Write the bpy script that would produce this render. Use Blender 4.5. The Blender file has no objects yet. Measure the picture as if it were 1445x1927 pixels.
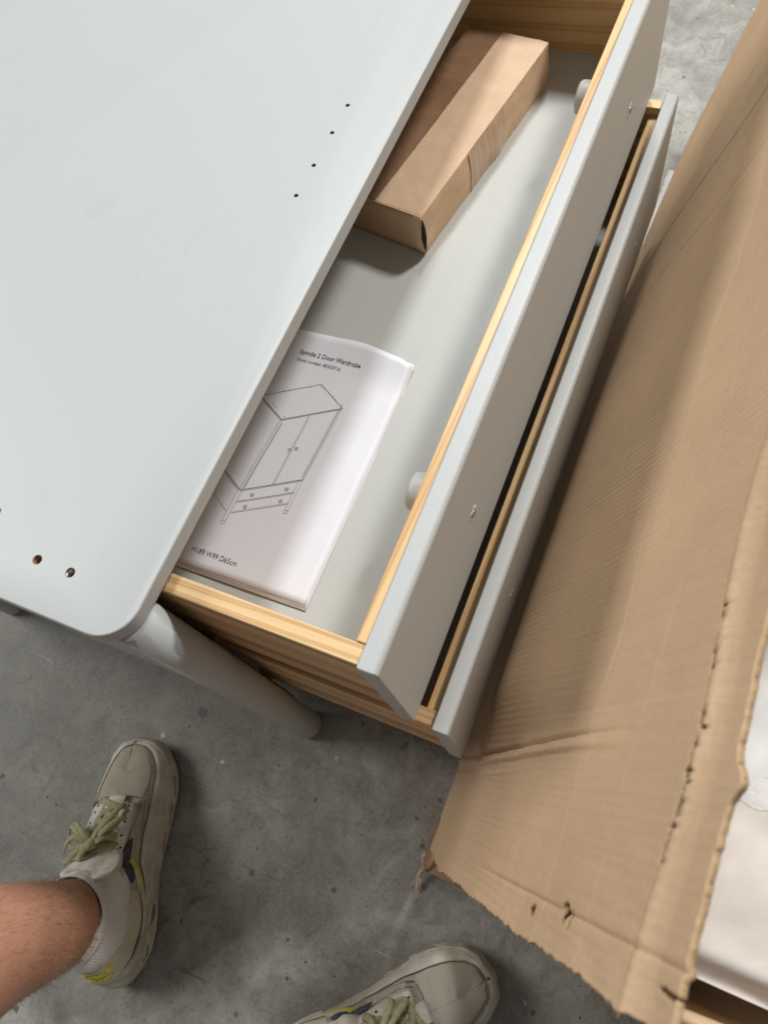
import bpy, bmesh, math, random
import numpy as np
from mathutils import Vector, Matrix, noise
random.seed(4)
D = bpy.data
SC = bpy.context.scene
COL = SC.collection
S = 0.505          # metres per drawing unit: the furniture is laid out in units with the top panel at z = 0
ZF = 1.12          # depth of the floor below the top panel, in units


def W(x, y, z):
    return Vector((x * S, y * S, (z + ZF) * S))


# ---------------------------------------------------------------- camera
cam_d = D.cameras.new('camera')
cam = D.objects.new('camera', cam_d)
COL.objects.link(cam)
R = ((0.37551417, -0.86815631, 0.32448995), (-0.91260337, -0.28527247, 0.29287317), (-0.16169165, -0.40610865, -0.89940624))
M = Matrix(((R[0][0], -R[0][1], -R[0][2]), (R[1][0], -R[1][1], -R[1][2]), (R[2][0], -R[2][1], -R[2][2]))).to_4x4()
M.translation = W(-0.0387, -0.6145, 1.0)
cam.matrix_world = M
cam_d.sensor_fit = 'HORIZONTAL'
cam_d.sensor_width = 7.3
cam_d.lens = 1418.25 * 7.3 / 1445.0
cam_d.clip_start = 0.02
cam_d.clip_end = 60
cam_d.dof.use_dof = True
cam_d.dof.focus_distance = 0.76
cam_d.dof.aperture_fstop = 1.8
SC.camera = cam

# ---------------------------------------------------------------- world and light (a big hall with skylights)
wd = D.worlds.new('World')
SC.world = wd
wd.use_nodes = True
bg = wd.node_tree.nodes['Background']
bg.inputs[0].default_value = (0.97, 0.98, 1.0, 1)
bg.inputs[1].default_value = 0.175


def skylight(name, direction, dist, sx, sy, power, colour, roll=0.0):
    l = D.lights.new(name, 'AREA')
    l.shape = 'RECTANGLE'
    l.size, l.size_y = sx, sy
    l.energy = power
    l.color = colour
    o = D.objects.new(name, l)
    COL.objects.link(o)
    d = Vector(direction).normalized()
    tgt = W(0.9, -0.1, -0.3)
    o.location = tgt + d * dist
    o.rotation_euler = (-d).to_track_quat('-Z', 'Y').to_euler()
    o.rotation_euler.rotate_axis('Z', roll)
    return o


skylight('skylight_lamp', (0.80, -0.46, 1.0), 6.0, 0.75, 0.75, 275, (1.0, 0.975, 0.95))
skylight('roof_window_lamp', (0.66, 0.10, 1.0), 6.0, 0.7, 0.7, 205, (0.93, 0.97, 1.0))
skylight('loading_door_lamp', (-0.14, 0.94, 0.70), 6.5, 3.0, 2.2, 195, (1.0, 0.98, 0.95))

SC.view_settings.view_transform = 'Standard'
SC.view_settings.look = 'None'
SC.view_settings.exposure = 0.0
SC.view_settings.gamma = 1.0
SC.view_settings.use_curve_mapping = False


# ---------------------------------------------------------------- node helpers
class NT:
    def __init__(self, name):
        self.m = D.materials.new(name)
        self.m.use_nodes = True
        self.t = self.m.node_tree
        self.b = self.t.nodes['Principled BSDF']
        self.tc = self.n('ShaderNodeTexCoord')

    def n(self, t, **kw):
        o = self.t.nodes.new(t)
        for k, v in kw.items():
            setattr(o, k, v)
        return o

    def l(self, a, b):
        self.t.links.new(a, b)

    def co(self, scale=(1, 1, 1), loc=(0, 0, 0), rot=(0, 0, 0), src='Object'):
        m = self.n('ShaderNodeMapping')
        m.inputs['Scale'].default_value = scale
        m.inputs['Location'].default_value = loc
        m.inputs['Rotation'].default_value = rot
        self.l(self.tc.outputs[src], m.inputs[0])
        return m.outputs[0]

    def noise(self, vec, scale, detail=4, rough=0.55, dist=0.0):
        o = self.n('ShaderNodeTexNoise')
        o.inputs['Scale'].default_value = scale
        o.inputs['Detail'].default_value = detail
        o.inputs['Roughness'].default_value = rough
        o.inputs['Distortion'].default_value = dist
        self.l(vec, o.inputs['Vector'])
        return o.outputs[0]

    def ramp(self, fac, stops):
        o = self.n('ShaderNodeValToRGB')
        e = o.color_ramp.elements
        while len(e) < len(stops):
            e.new(0.5)
        for k, (p, c) in enumerate(stops):
            e[k].position = p
            e[k].color = (*c, 1) if not isinstance(c, (int, float)) else (c, c, c, 1)
        self.l(fac, o.inputs[0])
        return o.outputs[0]

    def mix(self, fac, a, b, mode='MIX'):
        o = self.n('ShaderNodeMix', data_type='RGBA', blend_type=mode)
        for s, v in ((0, fac), (6, a), (7, b)):
            if hasattr(v, 'is_linked') or hasattr(v, 'links'):
                self.l(v, o.inputs[s])
            elif s == 0:
                o.inputs[0].default_value = v
            else:
                o.inputs[s].default_value = (*v, 1)
        return o.outputs[2]

    def math(self, op, a, b=0.0, c=0.0):
        o = self.n('ShaderNodeMath', operation=op)
        for k, v in enumerate((a, b, c)):
            if hasattr(v, 'links'):
                self.l(v, o.inputs[k])
            else:
                o.inputs[k].default_value = v
        return o.outputs[0]

    def bump(self, h, strength, dist=0.001, prev=None):
        o = self.n('ShaderNodeBump')
        o.inputs['Strength'].default_value = strength
        o.inputs['Distance'].default_value = dist
        self.l(h, o.inputs['Height'])
        if prev is not None:
            self.l(prev, o.inputs['Normal'])
        return o.outputs[0]

    def fin(self, col=None, rough=0.5, normal=None, **kw):
        if col is not None:
            if hasattr(col, 'links'):
                self.l(col, self.b.inputs['Base Color'])
            else:
                self.b.inputs['Base Color'].default_value = (*col, 1)
        if hasattr(rough, 'links'):
            self.l(rough, self.b.inputs['Roughness'])
        else:
            self.b.inputs['Roughness'].default_value = rough
        if normal is not None:
            self.l(normal, self.b.inputs['Normal'])
        for k, v in kw.items():
            self.b.inputs[k.replace('_', ' ')].default_value = v
        return self.m


def paint_mat(name, base=(0.448, 0.467, 0.458)):
    t = NT(name)
    v = t.co()
    big = t.noise(v, 3.0, 5, 0.6)
    sm = t.noise(t.co((1, 2.6, 1), (3, 1, 0), (0, 0, 0.6)), 14.0, 5, 0.65, 0.6)
    smudge = t.ramp(sm, [(0.60, 0.0), (0.80, 1.0)])
    fine = t.noise(v, 900, 2, 0.6)
    c = t.mix(t.math('MULTIPLY', big, 0.25), base, tuple(x * 0.93 for x in base))
    c = t.mix(t.math('MULTIPLY', smudge, 0.26), c, tuple(x * 0.70 for x in base))
    c = t.mix(t.math('MULTIPLY', t.ramp(fine, [(0.35, 0.0), (0.65, 1.0)]), 0.12), c, (0.66, 0.68, 0.67))
    nb = t.bump(fine, 0.22, 0.0004)
    r = t.math('ADD', t.math('MULTIPLY', sm, 0.16), 0.38)
    return t.fin(c, r, nb)


def wood_mat(name, axis, light=(0.80, 0.57, 0.29), dark=(0.52, 0.28, 0.10), seed=0.0, blocks=0.0, cross=26, fibre=0.35):
    t = NT(name)
    a = [cross, cross, cross]
    a[axis] = 2.2
    v = t.co(tuple(a), (seed, seed * 1.7, seed * 0.6))
    n1 = t.noise(v, 1.0, 5, 0.6, 0.7)
    w = t.n('ShaderNodeTexWave', wave_type='BANDS', bands_direction=('Y', 'X', 'X')[axis] if axis != 2 else 'X')
    w.inputs['Scale'].default_value = 0.62
    w.inputs['Distortion'].default_value = 5.0
    w.inputs['Detail'].default_value = 2.5
    w.inputs['Detail Scale'].default_value = 0.7
    w.bands_direction = 'DIAGONAL'
    t.l(v, w.inputs['Vector'])
    ring = t.ramp(w.outputs['Fac'], [(0.20, 0.0), (0.62, 0.22), (0.86, 1.0), (0.97, 0.55)])
    f = t.math('ADD', t.math('MULTIPLY', ring, 0.62), t.math('MULTIPLY', n1, 0.42))
    a2 = [520, 520, 520]
    a2[axis] = 30
    fib = t.noise(t.co(tuple(a2), (seed, 0, 0)), 1.0, 3, 0.6)
    c = t.ramp(f, [(0.12, light), (0.45, tuple(l * 0.62 + d * 0.38 for l, d in zip(light, dark))), (0.86, dark)])
    c = t.mix(t.math('MULTIPLY', fib, fibre), c, tuple(d * 0.8 for d in dark))
    if blocks:
        a3 = [0.0, 0.0, 0.0]
        a3[2] = blocks
        st = t.co((0.35 if axis == 0 else 0, 0.35 if axis == 1 else 0, blocks), (seed, seed, 0))
        bn = t.noise(st, 1.0, 0, 0.5)
        c = t.mix(t.ramp(bn, [(0.36, 0.0), (0.44, 0.75), (0.50, 0.05), (0.54, 0.6), (0.60, 0.1), (0.63, 0.8)]), c, (0.25, 0.12, 0.045))
    return t.fin(c, 0.42, t.bump(fib, 0.18, 0.0004))


def card_mat(name, base=(0.53, 0.375, 0.235), flute_axis=None, flute=0.0, flute_dist=0.0005, patches=0.3):
    t = NT(name)
    v = t.co()
    n1 = t.noise(v, 7, 5, 0.6)
    n2 = t.noise(v, 260, 3, 0.7)
    fibre = t.noise(t.co((90, 90, 700)), 1.0, 3, 0.6)
    c = t.mix(t.ramp(n1, [(0.3, 0.0), (0.7, 1.0)]), tuple(b * 0.86 for b in base), tuple(min(1, b * 1.10) for b in base))
    c = t.mix(t.math('MULTIPLY', t.ramp(n2, [(0.40, 0.0), (0.72, 1.0)]), 0.30), c, tuple(b * 0.62 for b in base))
    c = t.mix(t.math('MULTIPLY', fibre, 0.14), c, tuple(b * 1.35 for b in base))
    nb = t.bump(n2, 0.22, 0.0004)
    if flute_axis is not None:
        w = t.n('ShaderNodeTexWave', wave_type='BANDS', bands_direction=flute_axis)
        w.inputs['Scale'].default_value = flute
        w.inputs['Distortion'].default_value = 0.35
        w.inputs['Detail'].default_value = 2.0
        w.inputs['Detail Scale'].default_value = 0.6
        t.l(v, w.inputs['Vector'])
        pm = t.ramp(t.noise(t.co((1, 1, 1), (4, 2, 1)), 4.5, 3, 0.5), [(0.35, patches), (0.62, 1.0)])
        nb = t.bump(t.math('MULTIPLY', w.outputs['Fac'], pm), 0.5, flute_dist, nb)
    return t.fin(c, 0.82, nb, **{'Specular IOR Level': 0.25})


def concrete_mat():
    t = NT('concrete')
    v = t.co()
    a = t.noise(v, 1.3, 6, 0.62, 0.3)
    b = t.noise(v, 9.0, 8, 0.70, 0.5)
    c2 = t.noise(t.co((1, 1, 1), (7, 3, 0)), 28, 6, 0.7, 0.8)
    g = t.noise(v, 260, 3, 0.7)
    base = t.ramp(t.math('ADD', t.math('MULTIPLY', a, 0.45), t.math('MULTIPLY', b, 0.55)),
                  [(0.37, (0.125, 0.119, 0.095)), (0.50, (0.255, 0.248, 0.212)), (0.62, (0.43, 0.423, 0.380))])
    base = t.mix(t.math('MULTIPLY', t.ramp(c2, [(0.46, 0.0), (0.70, 1.0)]), 0.62), base, (0.095, 0.09, 0.078))
    base = t.mix(t.math('MULTIPLY', t.ramp(g, [(0.35, 0.0), (0.75, 1.0)]), 0.42), base, (0.42, 0.41, 0.38))
    gr = t.noise(v, 170, 3, 0.75)
    base = t.mix(t.math('MULTIPLY', t.ramp(gr, [(0.58, 0.0), (0.68, 1.0)]), 0.55), base, (0.085, 0.078, 0.062))
    sx = t.noise(t.co((60, 5, 1), (1, 2, 0), (0, 0, 0.9)), 1.0, 3, 0.6, 0.5)
    sy = t.noise(t.co((70, 6, 1), (8, 3, 0), (0, 0, -0.5)), 1.0, 3, 0.6, 0.5)
    base = t.mix(t.math('MULTIPLY', t.ramp(sx, [(0.68, 0.0), (0.71, 1.0)]), 0.5), base, (0.10, 0.092, 0.075))
    base = t.mix(t.math('MULTIPLY', t.ramp(sy, [(0.69, 0.0), (0.72, 1.0)]), 0.4), base, (0.55, 0.54, 0.50))
    # brownish stains
    st = t.ramp(t.noise(t.co((1, 1, 1), (2.2, 8.1, 0)), 5.0, 4, 0.6, 0.4), [(0.60, 0.0), (0.72, 1.0)])
    base = t.mix(t.math('MULTIPLY', st, 0.35), base, (0.17, 0.125, 0.085))
    # thin scratches and hair cracks
    vo = t.n('ShaderNodeTexVoronoi', feature='DISTANCE_TO_EDGE')
    vo.inputs['Scale'].default_value = 3.1
    wv = t.n('ShaderNodeVectorMath', operation='ADD')
    nz = t.n('ShaderNodeTexNoise')
    nz.inputs['Scale'].default_value = 6
    nz.inputs['Detail'].default_value = 5
    t.l(v, nz.inputs['Vector'])
    sc = t.n('ShaderNodeVectorMath', operation='SCALE')
    sc.inputs['Scale'].default_value = 0.35
    t.l(nz.outputs['Color'], sc.inputs[0])
    t.l(v, wv.inputs[0])
    t.l(sc.outputs[0], wv.inputs[1])
    t.l(wv.outputs[0], vo.inputs['Vector'])
    cr = t.ramp(vo.outputs[0], [(0.0, 1.0), (0.006, 0.0)])
    gate = t.ramp(t.noise(v, 4.0, 2, 0.5), [(0.50, 0.0), (0.62, 1.0)])
    base = t.mix(t.math('MULTIPLY', t.math('MULTIPLY', cr, gate), 0.55), base, (0.06, 0.055, 0.05))
    # dots: dark pits and pale specks
    for scl, col, r0, den, off in ((34, (0.075, 0.07, 0.06), 0.10, 0.80, 0), (75, (0.03, 0.03, 0.03), 0.10, 0.86, 5), (30, (0.60, 0.60, 0.57), 0.045, 0.80, 9), (9, (0.10, 0.092, 0.08), 0.10, 0.78, 13)):
        q = t.n('ShaderNodeTexVoronoi')
        q.inputs['Scale'].default_value = scl
        t.l(t.co((1, 1, 1), (off, off * 0.7, 0)), q.inputs['Vector'])
        ns = t.math('ADD', q.outputs['Distance'], t.math('MULTIPLY', t.math('SUBTRACT', c2, 0.5), 0.75))
        dot = t.math('LESS_THAN', ns, r0)
        sep = t.n('ShaderNodeSeparateColor')
        t.l(q.outputs['Color'], sep.inputs[0])
        on = t.math('GREATER_THAN', sep.outputs[0], den)
        base = t.mix(t.math('MULTIPLY', t.math('MULTIPLY', dot, on), 0.75), base, col)
    nb = t.bump(g, 0.22, 0.0006)
    nb = t.bump(b, 0.35, 0.003, nb)
    r = t.ramp(b, [(0.3, 0.42), (0.7, 0.72)])
    return t.fin(base, r, nb)


def simple(name, col, rough=0.6, var=0.15, scale=60, bump=0.15, bdist=0.0004, **kw):
    t = NT(name)
    n = t.noise(t.co(), scale, 5, 0.65)
    f = t.ramp(n, [(0.3, 0.0), (0.7, 1.0)])
    c = t.mix(f, tuple(x * (1 - var) for x in col), tuple(min(1, x * (1 + var)) for x in col))
    return t.fin(c, rough, t.bump(n, bump, bdist), **kw)


PAINT = paint_mat('sage_grey_paint')
PAINT2 = paint_mat('drawer_base_paint', (0.50, 0.51, 0.475))
KNOBM = paint_mat('knob_paint', (0.55, 0.56, 0.52))
WOODX = wood_mat('pine_lengthwise', 0, seed=1.3, cross=80)
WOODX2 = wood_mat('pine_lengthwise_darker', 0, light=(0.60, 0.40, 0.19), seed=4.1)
WOODY = wood_mat('pine_crosswise', 1, seed=2.2, light=(.93, .69, .36), dark=(0.66, 0.39, 0.16), cross=34)
WOODYL = wood_mat('pine_laminated_side', 1, seed=5.7, light=(0.82, 0.60, 0.33), dark=(0.50, 0.27, 0.10), blocks=40, cross=140, fibre=.32)
WOODDK = simple('runner_wood', (0.22, 0.12, 0.06), 0.7)
KRAFT = card_mat('kraft_board')
KRAFTBOX = card_mat('kraft_small_box', (0.72, 0.515, 0.345), 'Y', 120, 0.0002)
KRAFTEDGE = simple('torn_board_edge', (0.40, 0.265, 0.14), 0.9, 0.22, 160, 0.4, 0.001)
KRAFTDK = card_mat('kraft_shaded_flap', (0.30, 0.185, 0.105), 'Y', 60)  # kraft with the shade under the wall put into its base colour
CONC = concrete_mat()
INK = simple('printed_ink', (0.035, 0.035, 0.04), 0.7, 0.1)
INKL = simple('printed_ink_grey', (0.20, 0.20, 0.215), 0.7, 0.1)
CHIP = simple('chipped_primer', (.70, .69, .66), .8, .2, 200)
METAL = simple('zinc_metal', (0.55, 0.53, 0.50), 0.32, 0.2, 200, Metallic=1.0)
HOLEM = simple('bare_fibreboard', (0.36, 0.22, 0.11), 0.9, 0.3, 300, 0.5)
DARKM = simple('dark_hole', (0.02, 0.018, 0.015), 0.9)


# ---------------------------------------------------------------- mesh helpers
class MB:
    """verts given in drawing units"""

    def __init__(self):
        self.v = []
        self.f = []

    def add(self, vs, fs):
        k = len(self.v)
        self.v += [tuple(v) for v in vs]
        self.f += [tuple(i + k for i in f) for f in fs]
        return self

    def box(self, x0, x1, y0, y1, z0, z1):
        vs = [(x, y, z) for z in (z0, z1) for y in (y0, y1) for x in (x0, x1)]
        return self.add(vs, [(0, 2, 3, 1), (4, 5, 7, 6), (0, 1, 5, 4), (2, 6, 7, 3), (0, 4, 6, 2), (1, 3, 7, 5)])

    def prism(self, pts, z0, z1):
        n = len(pts)
        vs = [(x, y, z0) for x, y in pts] + [(x, y, z1) for x, y in pts]
        fs = [tuple(range(n))[::-1], tuple(range(n, 2 * n))] + [(i, (i + 1) % n, n + (i + 1) % n, n + i) for i in range(n)]
        return self.add(vs, fs)

    def grid(self, P, closed_u=False, closed_v=False, flip=False):
        nu, nv = len(P), len(P[0])
        vs = [p for row in P for p in row]
        fs = []
        for i in range(nu if closed_u else nu - 1):
            for j in range(nv if closed_v else nv - 1):
                a, b, c, d = i * nv + j, ((i + 1) % nu) * nv + j, ((i + 1) % nu) * nv + (j + 1) % nv, i * nv + (j + 1) % nv
                fs.append((a, b, c, d) if not flip else (a, d, c, b))
        return self.add(vs, fs)

    def tube(self, path, rad, n=10, caps=True, flat=1.0, up=None):
        path = [Vector(p) for p in path]
        rings = []
        prev = None
        for i, p in enumerate(path):
            t = (path[min(i + 1, len(path) - 1)] - path[max(i - 1, 0)]).normalized()
            if prev is None:
                ref = Vector(up) if up is not None else (Vector((0, 0, 1)) if abs(t.z) < 0.9 else Vector((1, 0, 0)))
            else:
                ref = prev
            if up is not None:
                ref = Vector(up)
            n1 = (ref - t * ref.dot(t)).normalized()
            prev = n1
            n2 = t.cross(n1)
            r = rad[i] if isinstance(rad, (list, tuple)) else rad
            rings.append([tuple(p + n1 * (r * flat * math.cos(2 * math.pi * k / n)) + n2 * (r * math.sin(2 * math.pi * k / n))) for k in range(n)])
        k0 = len(self.v)
        self.grid(rings, closed_v=True)
        if caps:
            self.f.append(tuple(k0 + k for k in range(n))[::-1] if False else tuple(k0 + k for k in range(n)))
            kl = k0 + (len(rings) - 1) * n
            self.f.append(tuple(kl + k for k in range(n))[::-1])
        return self

    def build(self, name, mat, parent=None, bevel=0.0, seg=2, smooth=False, subsurf=0, merge=False, solid=0.0, angle=30):
        me = D.meshes.new(name)
        base = Vector((0, 0, 0))
        q = parent
        while q is not None:
            base = base + q.location
            q = q.parent
        me.from_pydata([W(*v) - base for v in self.v], [], self.f)
        bm = bmesh.new()
        bm.from_mesh(me)
        if merge:
            bmesh.ops.remove_doubles(bm, verts=bm.verts, dist=1e-5)
        bmesh.ops.recalc_face_normals(bm, faces=bm.faces)
        bm.to_mesh(me)
        bm.free()
        me.materials.append(mat)
        o = D.objects.new(name, me)
        COL.objects.link(o)
        if parent is not None:
            o.parent = parent
        if smooth:
            me.polygons.foreach_set('use_smooth', [True] * len(me.polygons))
        if solid:
            md = o.modifiers.new('s', 'SOLIDIFY')
            md.thickness = solid * S
            md.offset = 0
        if bevel:
            md = o.modifiers.new('b', 'BEVEL')
            md.width = bevel * S
            md.segments = seg
            md.limit_method = 'ANGLE'
            md.angle_limit = math.radians(angle)
            md.harden_normals = False
            me.polygons.foreach_set('use_smooth', [True] * len(me.polygons))
            wn = o.modifiers.new('wn', 'WEIGHTED_NORMAL')
            wn.keep_sharp = False
        if subsurf:
            md = o.modifiers.new('ss', 'SUBSURF')
            md.levels = md.render_levels = subsurf
        return o


def thing(name, label, cat, base, group=None):
    o = D.objects.new(name, None)
    o.empty_display_size = 0.05
    COL.objects.link(o)
    o.location = W(*base)
    o['label'] = label
    o['category'] = cat
    if group:
        o['group'] = group
    return o


def fbm(x, y, z, o=4):
    return noise.fractal(Vector((x, y, z)), 0.6, 2.0, o)


def sm(a, b, x):
    t = min(1, max(0, (x - a) / (b - a)))
    return t * t * (3 - 2 * t)


def interp(x, tab):
    if x <= tab[0][0]:
        return tab[0][1]
    for (a, b), (c, d) in zip(tab, tab[1:]):
        if x <= c:
            t = (x - a) / (c - a)
            t = t * t * (3 - 2 * t)
            return b + (d - b) * t
    return tab[-1][1]


# ---------------------------------------------------------------- floor
fl = MB()
N = 40
fl.grid([[(-12 + 26 * i / N, -13 + 26 * j / N, -ZF) for j in range(N + 1)] for i in range(N + 1)])
floor = fl.build('floor', CONC)
floor['kind'] = 'structure'

# ================================================================ wardrobe base with two open drawers
base_unit = thing('wardrobe_base', 'pale sage grey wardrobe base with round legs and two drawers pulled open', 'furniture', (0.98, 0.55, -ZF))

# top panel, with real drilled holes
LX, DY, TT, RAD = 1.96, 1.18, 0.0344, 0.062
pts = []
for cx0, cy0, a0 in ((RAD, RAD, 180), (LX - RAD, RAD, 270), (LX - RAD, DY - RAD, 0), (RAD, DY - RAD, 90)):
    for k in range(13):
        a = math.radians(a0 + 90 * k / 12)
        pts.append((cx0 + RAD * math.cos(a), cy0 + RAD * math.sin(a)))
top = MB().prism(pts, -TT, 0).build('top_panel', PAINT, base_unit, bevel=0.0034, seg=3)
holes = [(1.115, 0.116, .0046), (1.038, 0.116, .0046), (0.950, 0.116, .0046), (0.871, 0.117, .0046),
         (0.075, 0.202, .0082), (0.075, 0.137, .0082), (0.123, 0.320, .0082),
         (LX - 0.075, 0.202, .0082), (LX - 0.075, 0.137, .0082), (0.075, DY - .137, .0082), (0.075, DY - .202, .0082)]
cut = MB()
for hx, hy, r in holes:
    cut.prism([(hx + r * math.cos(k * math.pi / 12), hy + r * math.sin(k * math.pi / 12)) for k in range(24)], -0.024, 0.02)
cutter = cut.build('cutter', PAINT)
cutter.parent = base_unit
cutter.location = -base_unit.location
bo = top.modifiers.new('bo', 'BOOLEAN')
bo.operation = 'DIFFERENCE'
bo.solver = 'EXACT'
bo.object = cutter
bpy.context.view_layer.update()
dg = bpy.context.evaluated_depsgraph_get()
nm = D.meshes.new_from_object(top.evaluated_get(dg))
top.modifiers.clear()
top.data = nm
nm.name = 'top_panel'
D.objects.remove(cutter)
for k, (hx, hy, r) in enumerate(holes):
    h = MB()
    q = [(hx + .985 * r * math.cos(a * math.pi / 9), hy + .985 * r * math.sin(a * math.pi / 9)) for a in range(18)]
    h.grid([[(x, y, -0.0235) for x, y in q], [(x, y, -0.0012) for x, y in q]], closed_v=True)
    h.add([(x, y, -0.0232) for x, y in q], [tuple(range(18))])
    h.build('drill_hole', HOLEM, top, smooth=True)
    if k in (5, 7, 9):
        ins = MB()
        for r0, r1, z in ((0.94, 0.62, -0.006), (0.94, 0.62, -0.011), (.94, .62, -.016)):
            ins.grid([[(hx + r * rr * math.cos(a * math.pi / 8), hy + r * rr * math.sin(a * math.pi / 8), zz) for a in range(16)] for rr, zz in ((r0, z - 0.002), (r1, z), (r0, z + 0.002))], closed_v=True)
        ins.build('threaded_insert', METAL, top, smooth=True)
# legs
def leg(x, y):
    r = 0.0395
    prof = [(0.0, -ZF), (r * .80, -ZF), (r * .93, -ZF + .004), (r, -ZF + .014), (r * 1.0, -ZF + .3), (r * 1.0, -0.5), (r * .98, -TT - 0.0005), (0, -TT - .0005)]
    n = 40
    m = MB()
    m.grid([[(x + a * math.cos(2 * math.pi * k / n), y + a * math.sin(2 * math.pi * k / n), z) for k in range(n)] for a, z in prof], closed_v=True)
    return m.build('leg', PAINT, base_unit, smooth=True)


for x, y in ((.050, .030), (LX - .050, .030), (.047, 1.10), (LX - .047, 1.10)):
    leg(x, y)
# carcass
MB().box(.030, .056, .064, 1.058, -.86, -TT - .001).build('side_panel', PAINT, base_unit, bevel=.002)
MB().box(LX - .056, LX - .030, .064, 1.058, -.86, -TT - .001).build('side_panel', PAINT, base_unit, bevel=.002)
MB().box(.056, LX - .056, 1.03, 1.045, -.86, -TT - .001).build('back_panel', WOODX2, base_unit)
for z in (-.47, -.86):
    MB().box(.056, LX - .056, .09, .13, z - .012, z + .012).build('front_rail', WOODDK, base_unit, bevel=.002)
for z in (-.27, -.62):
    for x0 in (.0565, LX - .0565 - .030):
        MB().box(x0, x0 + .030, .035, 1.02, z - .03, z + .03).build('drawer_runner', WOODDK, base_unit, bevel=.002)
for z in (-.50, -.83):
    MB().box(.058, .10, .06, .085, z - .17, z + .10).build('corner_block', WOODDK, base_unit, bevel=.002)


def rounded_front(x0, x1, y0, y1, z0, z1, name, parent):
    """drawer front: outer (low y) top and bottom arris well rounded"""
    m = MB()
    ro, ri = 0.0105, 0.0035
    prof = []
    for cy, cz, r, a0 in ((y0 + ro, z0 + ro, ro, 180), (y1 - ri, z0 + ri, ri, 270), (y1 - ri, z1 - ri, ri, 0), (y0 + ro, z1 - ro, ro, 90)):
        for k in range(6):
            a = math.radians(a0 + 90 * k / 5)
            prof.append((cy + r * math.cos(a), cz + r * math.sin(a)))
    xs = [(x0, 0.0035), (x0 + .0012, .0012), (x0 + .0035, 0), (x1 - .0035, 0), (x1 - .0012, .0012), (x1, .0035)]
    cyy, czz = (y0 + y1) / 2, (z0 + z1) / 2
    rows = []
    for x, ins in xs:
        rows.append([(x, y - math.copysign(min(ins, abs(y - cyy)), y - cyy), z - math.copysign(min(ins, abs(z - czz)), z - czz)) for y, z in prof])
    k0 = len(m.v)
    m.grid(rows, closed_v=True)
    n = len(prof)
    m.f.append(tuple(range(k0, k0 + n)))
    m.f.append(tuple(range(k0 + 5 * n, k0 + 6 * n))[::-1])
    o = m.build(name, PAINT, parent, smooth=True)
    o.modifiers.new('wn', 'WEIGHTED_NORMAL')
    return o


def knob(x, y, z, parent):
    """round turned knob on the inside face, axis along y"""
    prof = [(0.0, 0.056), (.026, .0555), (.032, .0535), (.0355, .049), (.0365, .043), (.0365, .022), (.035, .015), (.030, .011), (.020, .009), (.017, 0.0)]
    n = 32
    m = MB()
    m.grid([[(x + a * math.cos(2 * math.pi * k / n), y + h, z + a * math.sin(2 * math.pi * k / n)) for k in range(n)] for a, h in prof], closed_v=True)
    return m.build('knob', KNOBM, parent, smooth=True)


def screw(x, y, z, parent):
    m = MB()
    n = 18
    m.grid([[(x + a * math.cos(2 * math.pi * k / n), y - h, z + a * math.sin(2 * math.pi * k / n)) for k in range(n)]
            for a, h in ((0, .0010), (.0028, .0010), (.0032, .0035), (.0055, .0045), (.0075, .0030), (.0085, 0.0))], closed_v=True)
    s = m.build('screw', METAL, parent, smooth=True)
    r = MB()
    n = 22
    ring = []
    for a, h in ((.0155, .0002), (.0125, .0018), (.0098, .0013)):
        ring.append([(x + a * (1 + .25 * math.sin(k * 2.3) * (a > .012)) * math.cos(2 * math.pi * k / n), y - h, z + a * (1 + .3 * math.sin(k * 1.7 + 1) * (a > .012)) * math.sin(2 * math.pi * k / n)) for k in range(n)])
    r.grid(ring, closed_v=True)
    r.build('chipped_rim', CHIP, s, smooth=True)
    return s


XL, XR = 0.0996, 1.8611


def drawer(yf, zt, zb, side_top, side_bot, floor_z, back_y, wy, knobs=True):
    t = D.objects.new('drawer', None)
    COL.objects.link(t)
    t.parent = base_unit
    t.location = W((XL + XR) / 2, yf, zb) - base_unit.location
    yb = yf + .0339
    rounded_front(XL, XR, yf, yb, zb, zt, 'drawer_front', t)
    MB().box(.139, 1.822, yb + .0005, yb + (.0190 if zt > -.2 else .0300), side_bot, side_top + (.003 if zt > -.2 else -.026)).build('inner_front_board', WOODX, t, bevel=.0028)
    MB().box(.107, .1385, yb + .0008, back_y, side_bot, side_top).build('side_board', WOODYL, t, bevel=.0022)
    MB().box(1.8225, 1.854, yb + .0008, back_y, side_bot, side_top).build('side_board', WOODY, t, bevel=.0022)
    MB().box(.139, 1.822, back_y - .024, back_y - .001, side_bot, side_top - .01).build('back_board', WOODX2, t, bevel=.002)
    MB().box(.1395, 1.8215, yb + .022, back_y - .025, floor_z - .012, floor_z).build('drawer_base', PAINT2, t)
    for x in (.463, 1.515):
        zc = (zt + zb) / 2
        screw(x, yf, zc - .002, t)
        if knobs:
            knob(x - (.01 if x < 1 else .04), yb + .0215, zc + .045, t)
    # corner joint lines: small pine fingers where side meets the front board
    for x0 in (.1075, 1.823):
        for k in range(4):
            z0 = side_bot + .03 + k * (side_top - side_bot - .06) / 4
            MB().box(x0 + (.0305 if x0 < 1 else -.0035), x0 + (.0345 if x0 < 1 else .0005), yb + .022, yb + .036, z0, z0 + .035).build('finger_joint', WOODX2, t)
    return t


drawer(-.3619, -.0440, -.4608, -.0575, -.385, -.355, .72, WOODY)
drawer(-.4289, -.4685, -.8591, -.487, -.815, -.785, .66, WOODY, False)


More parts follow.
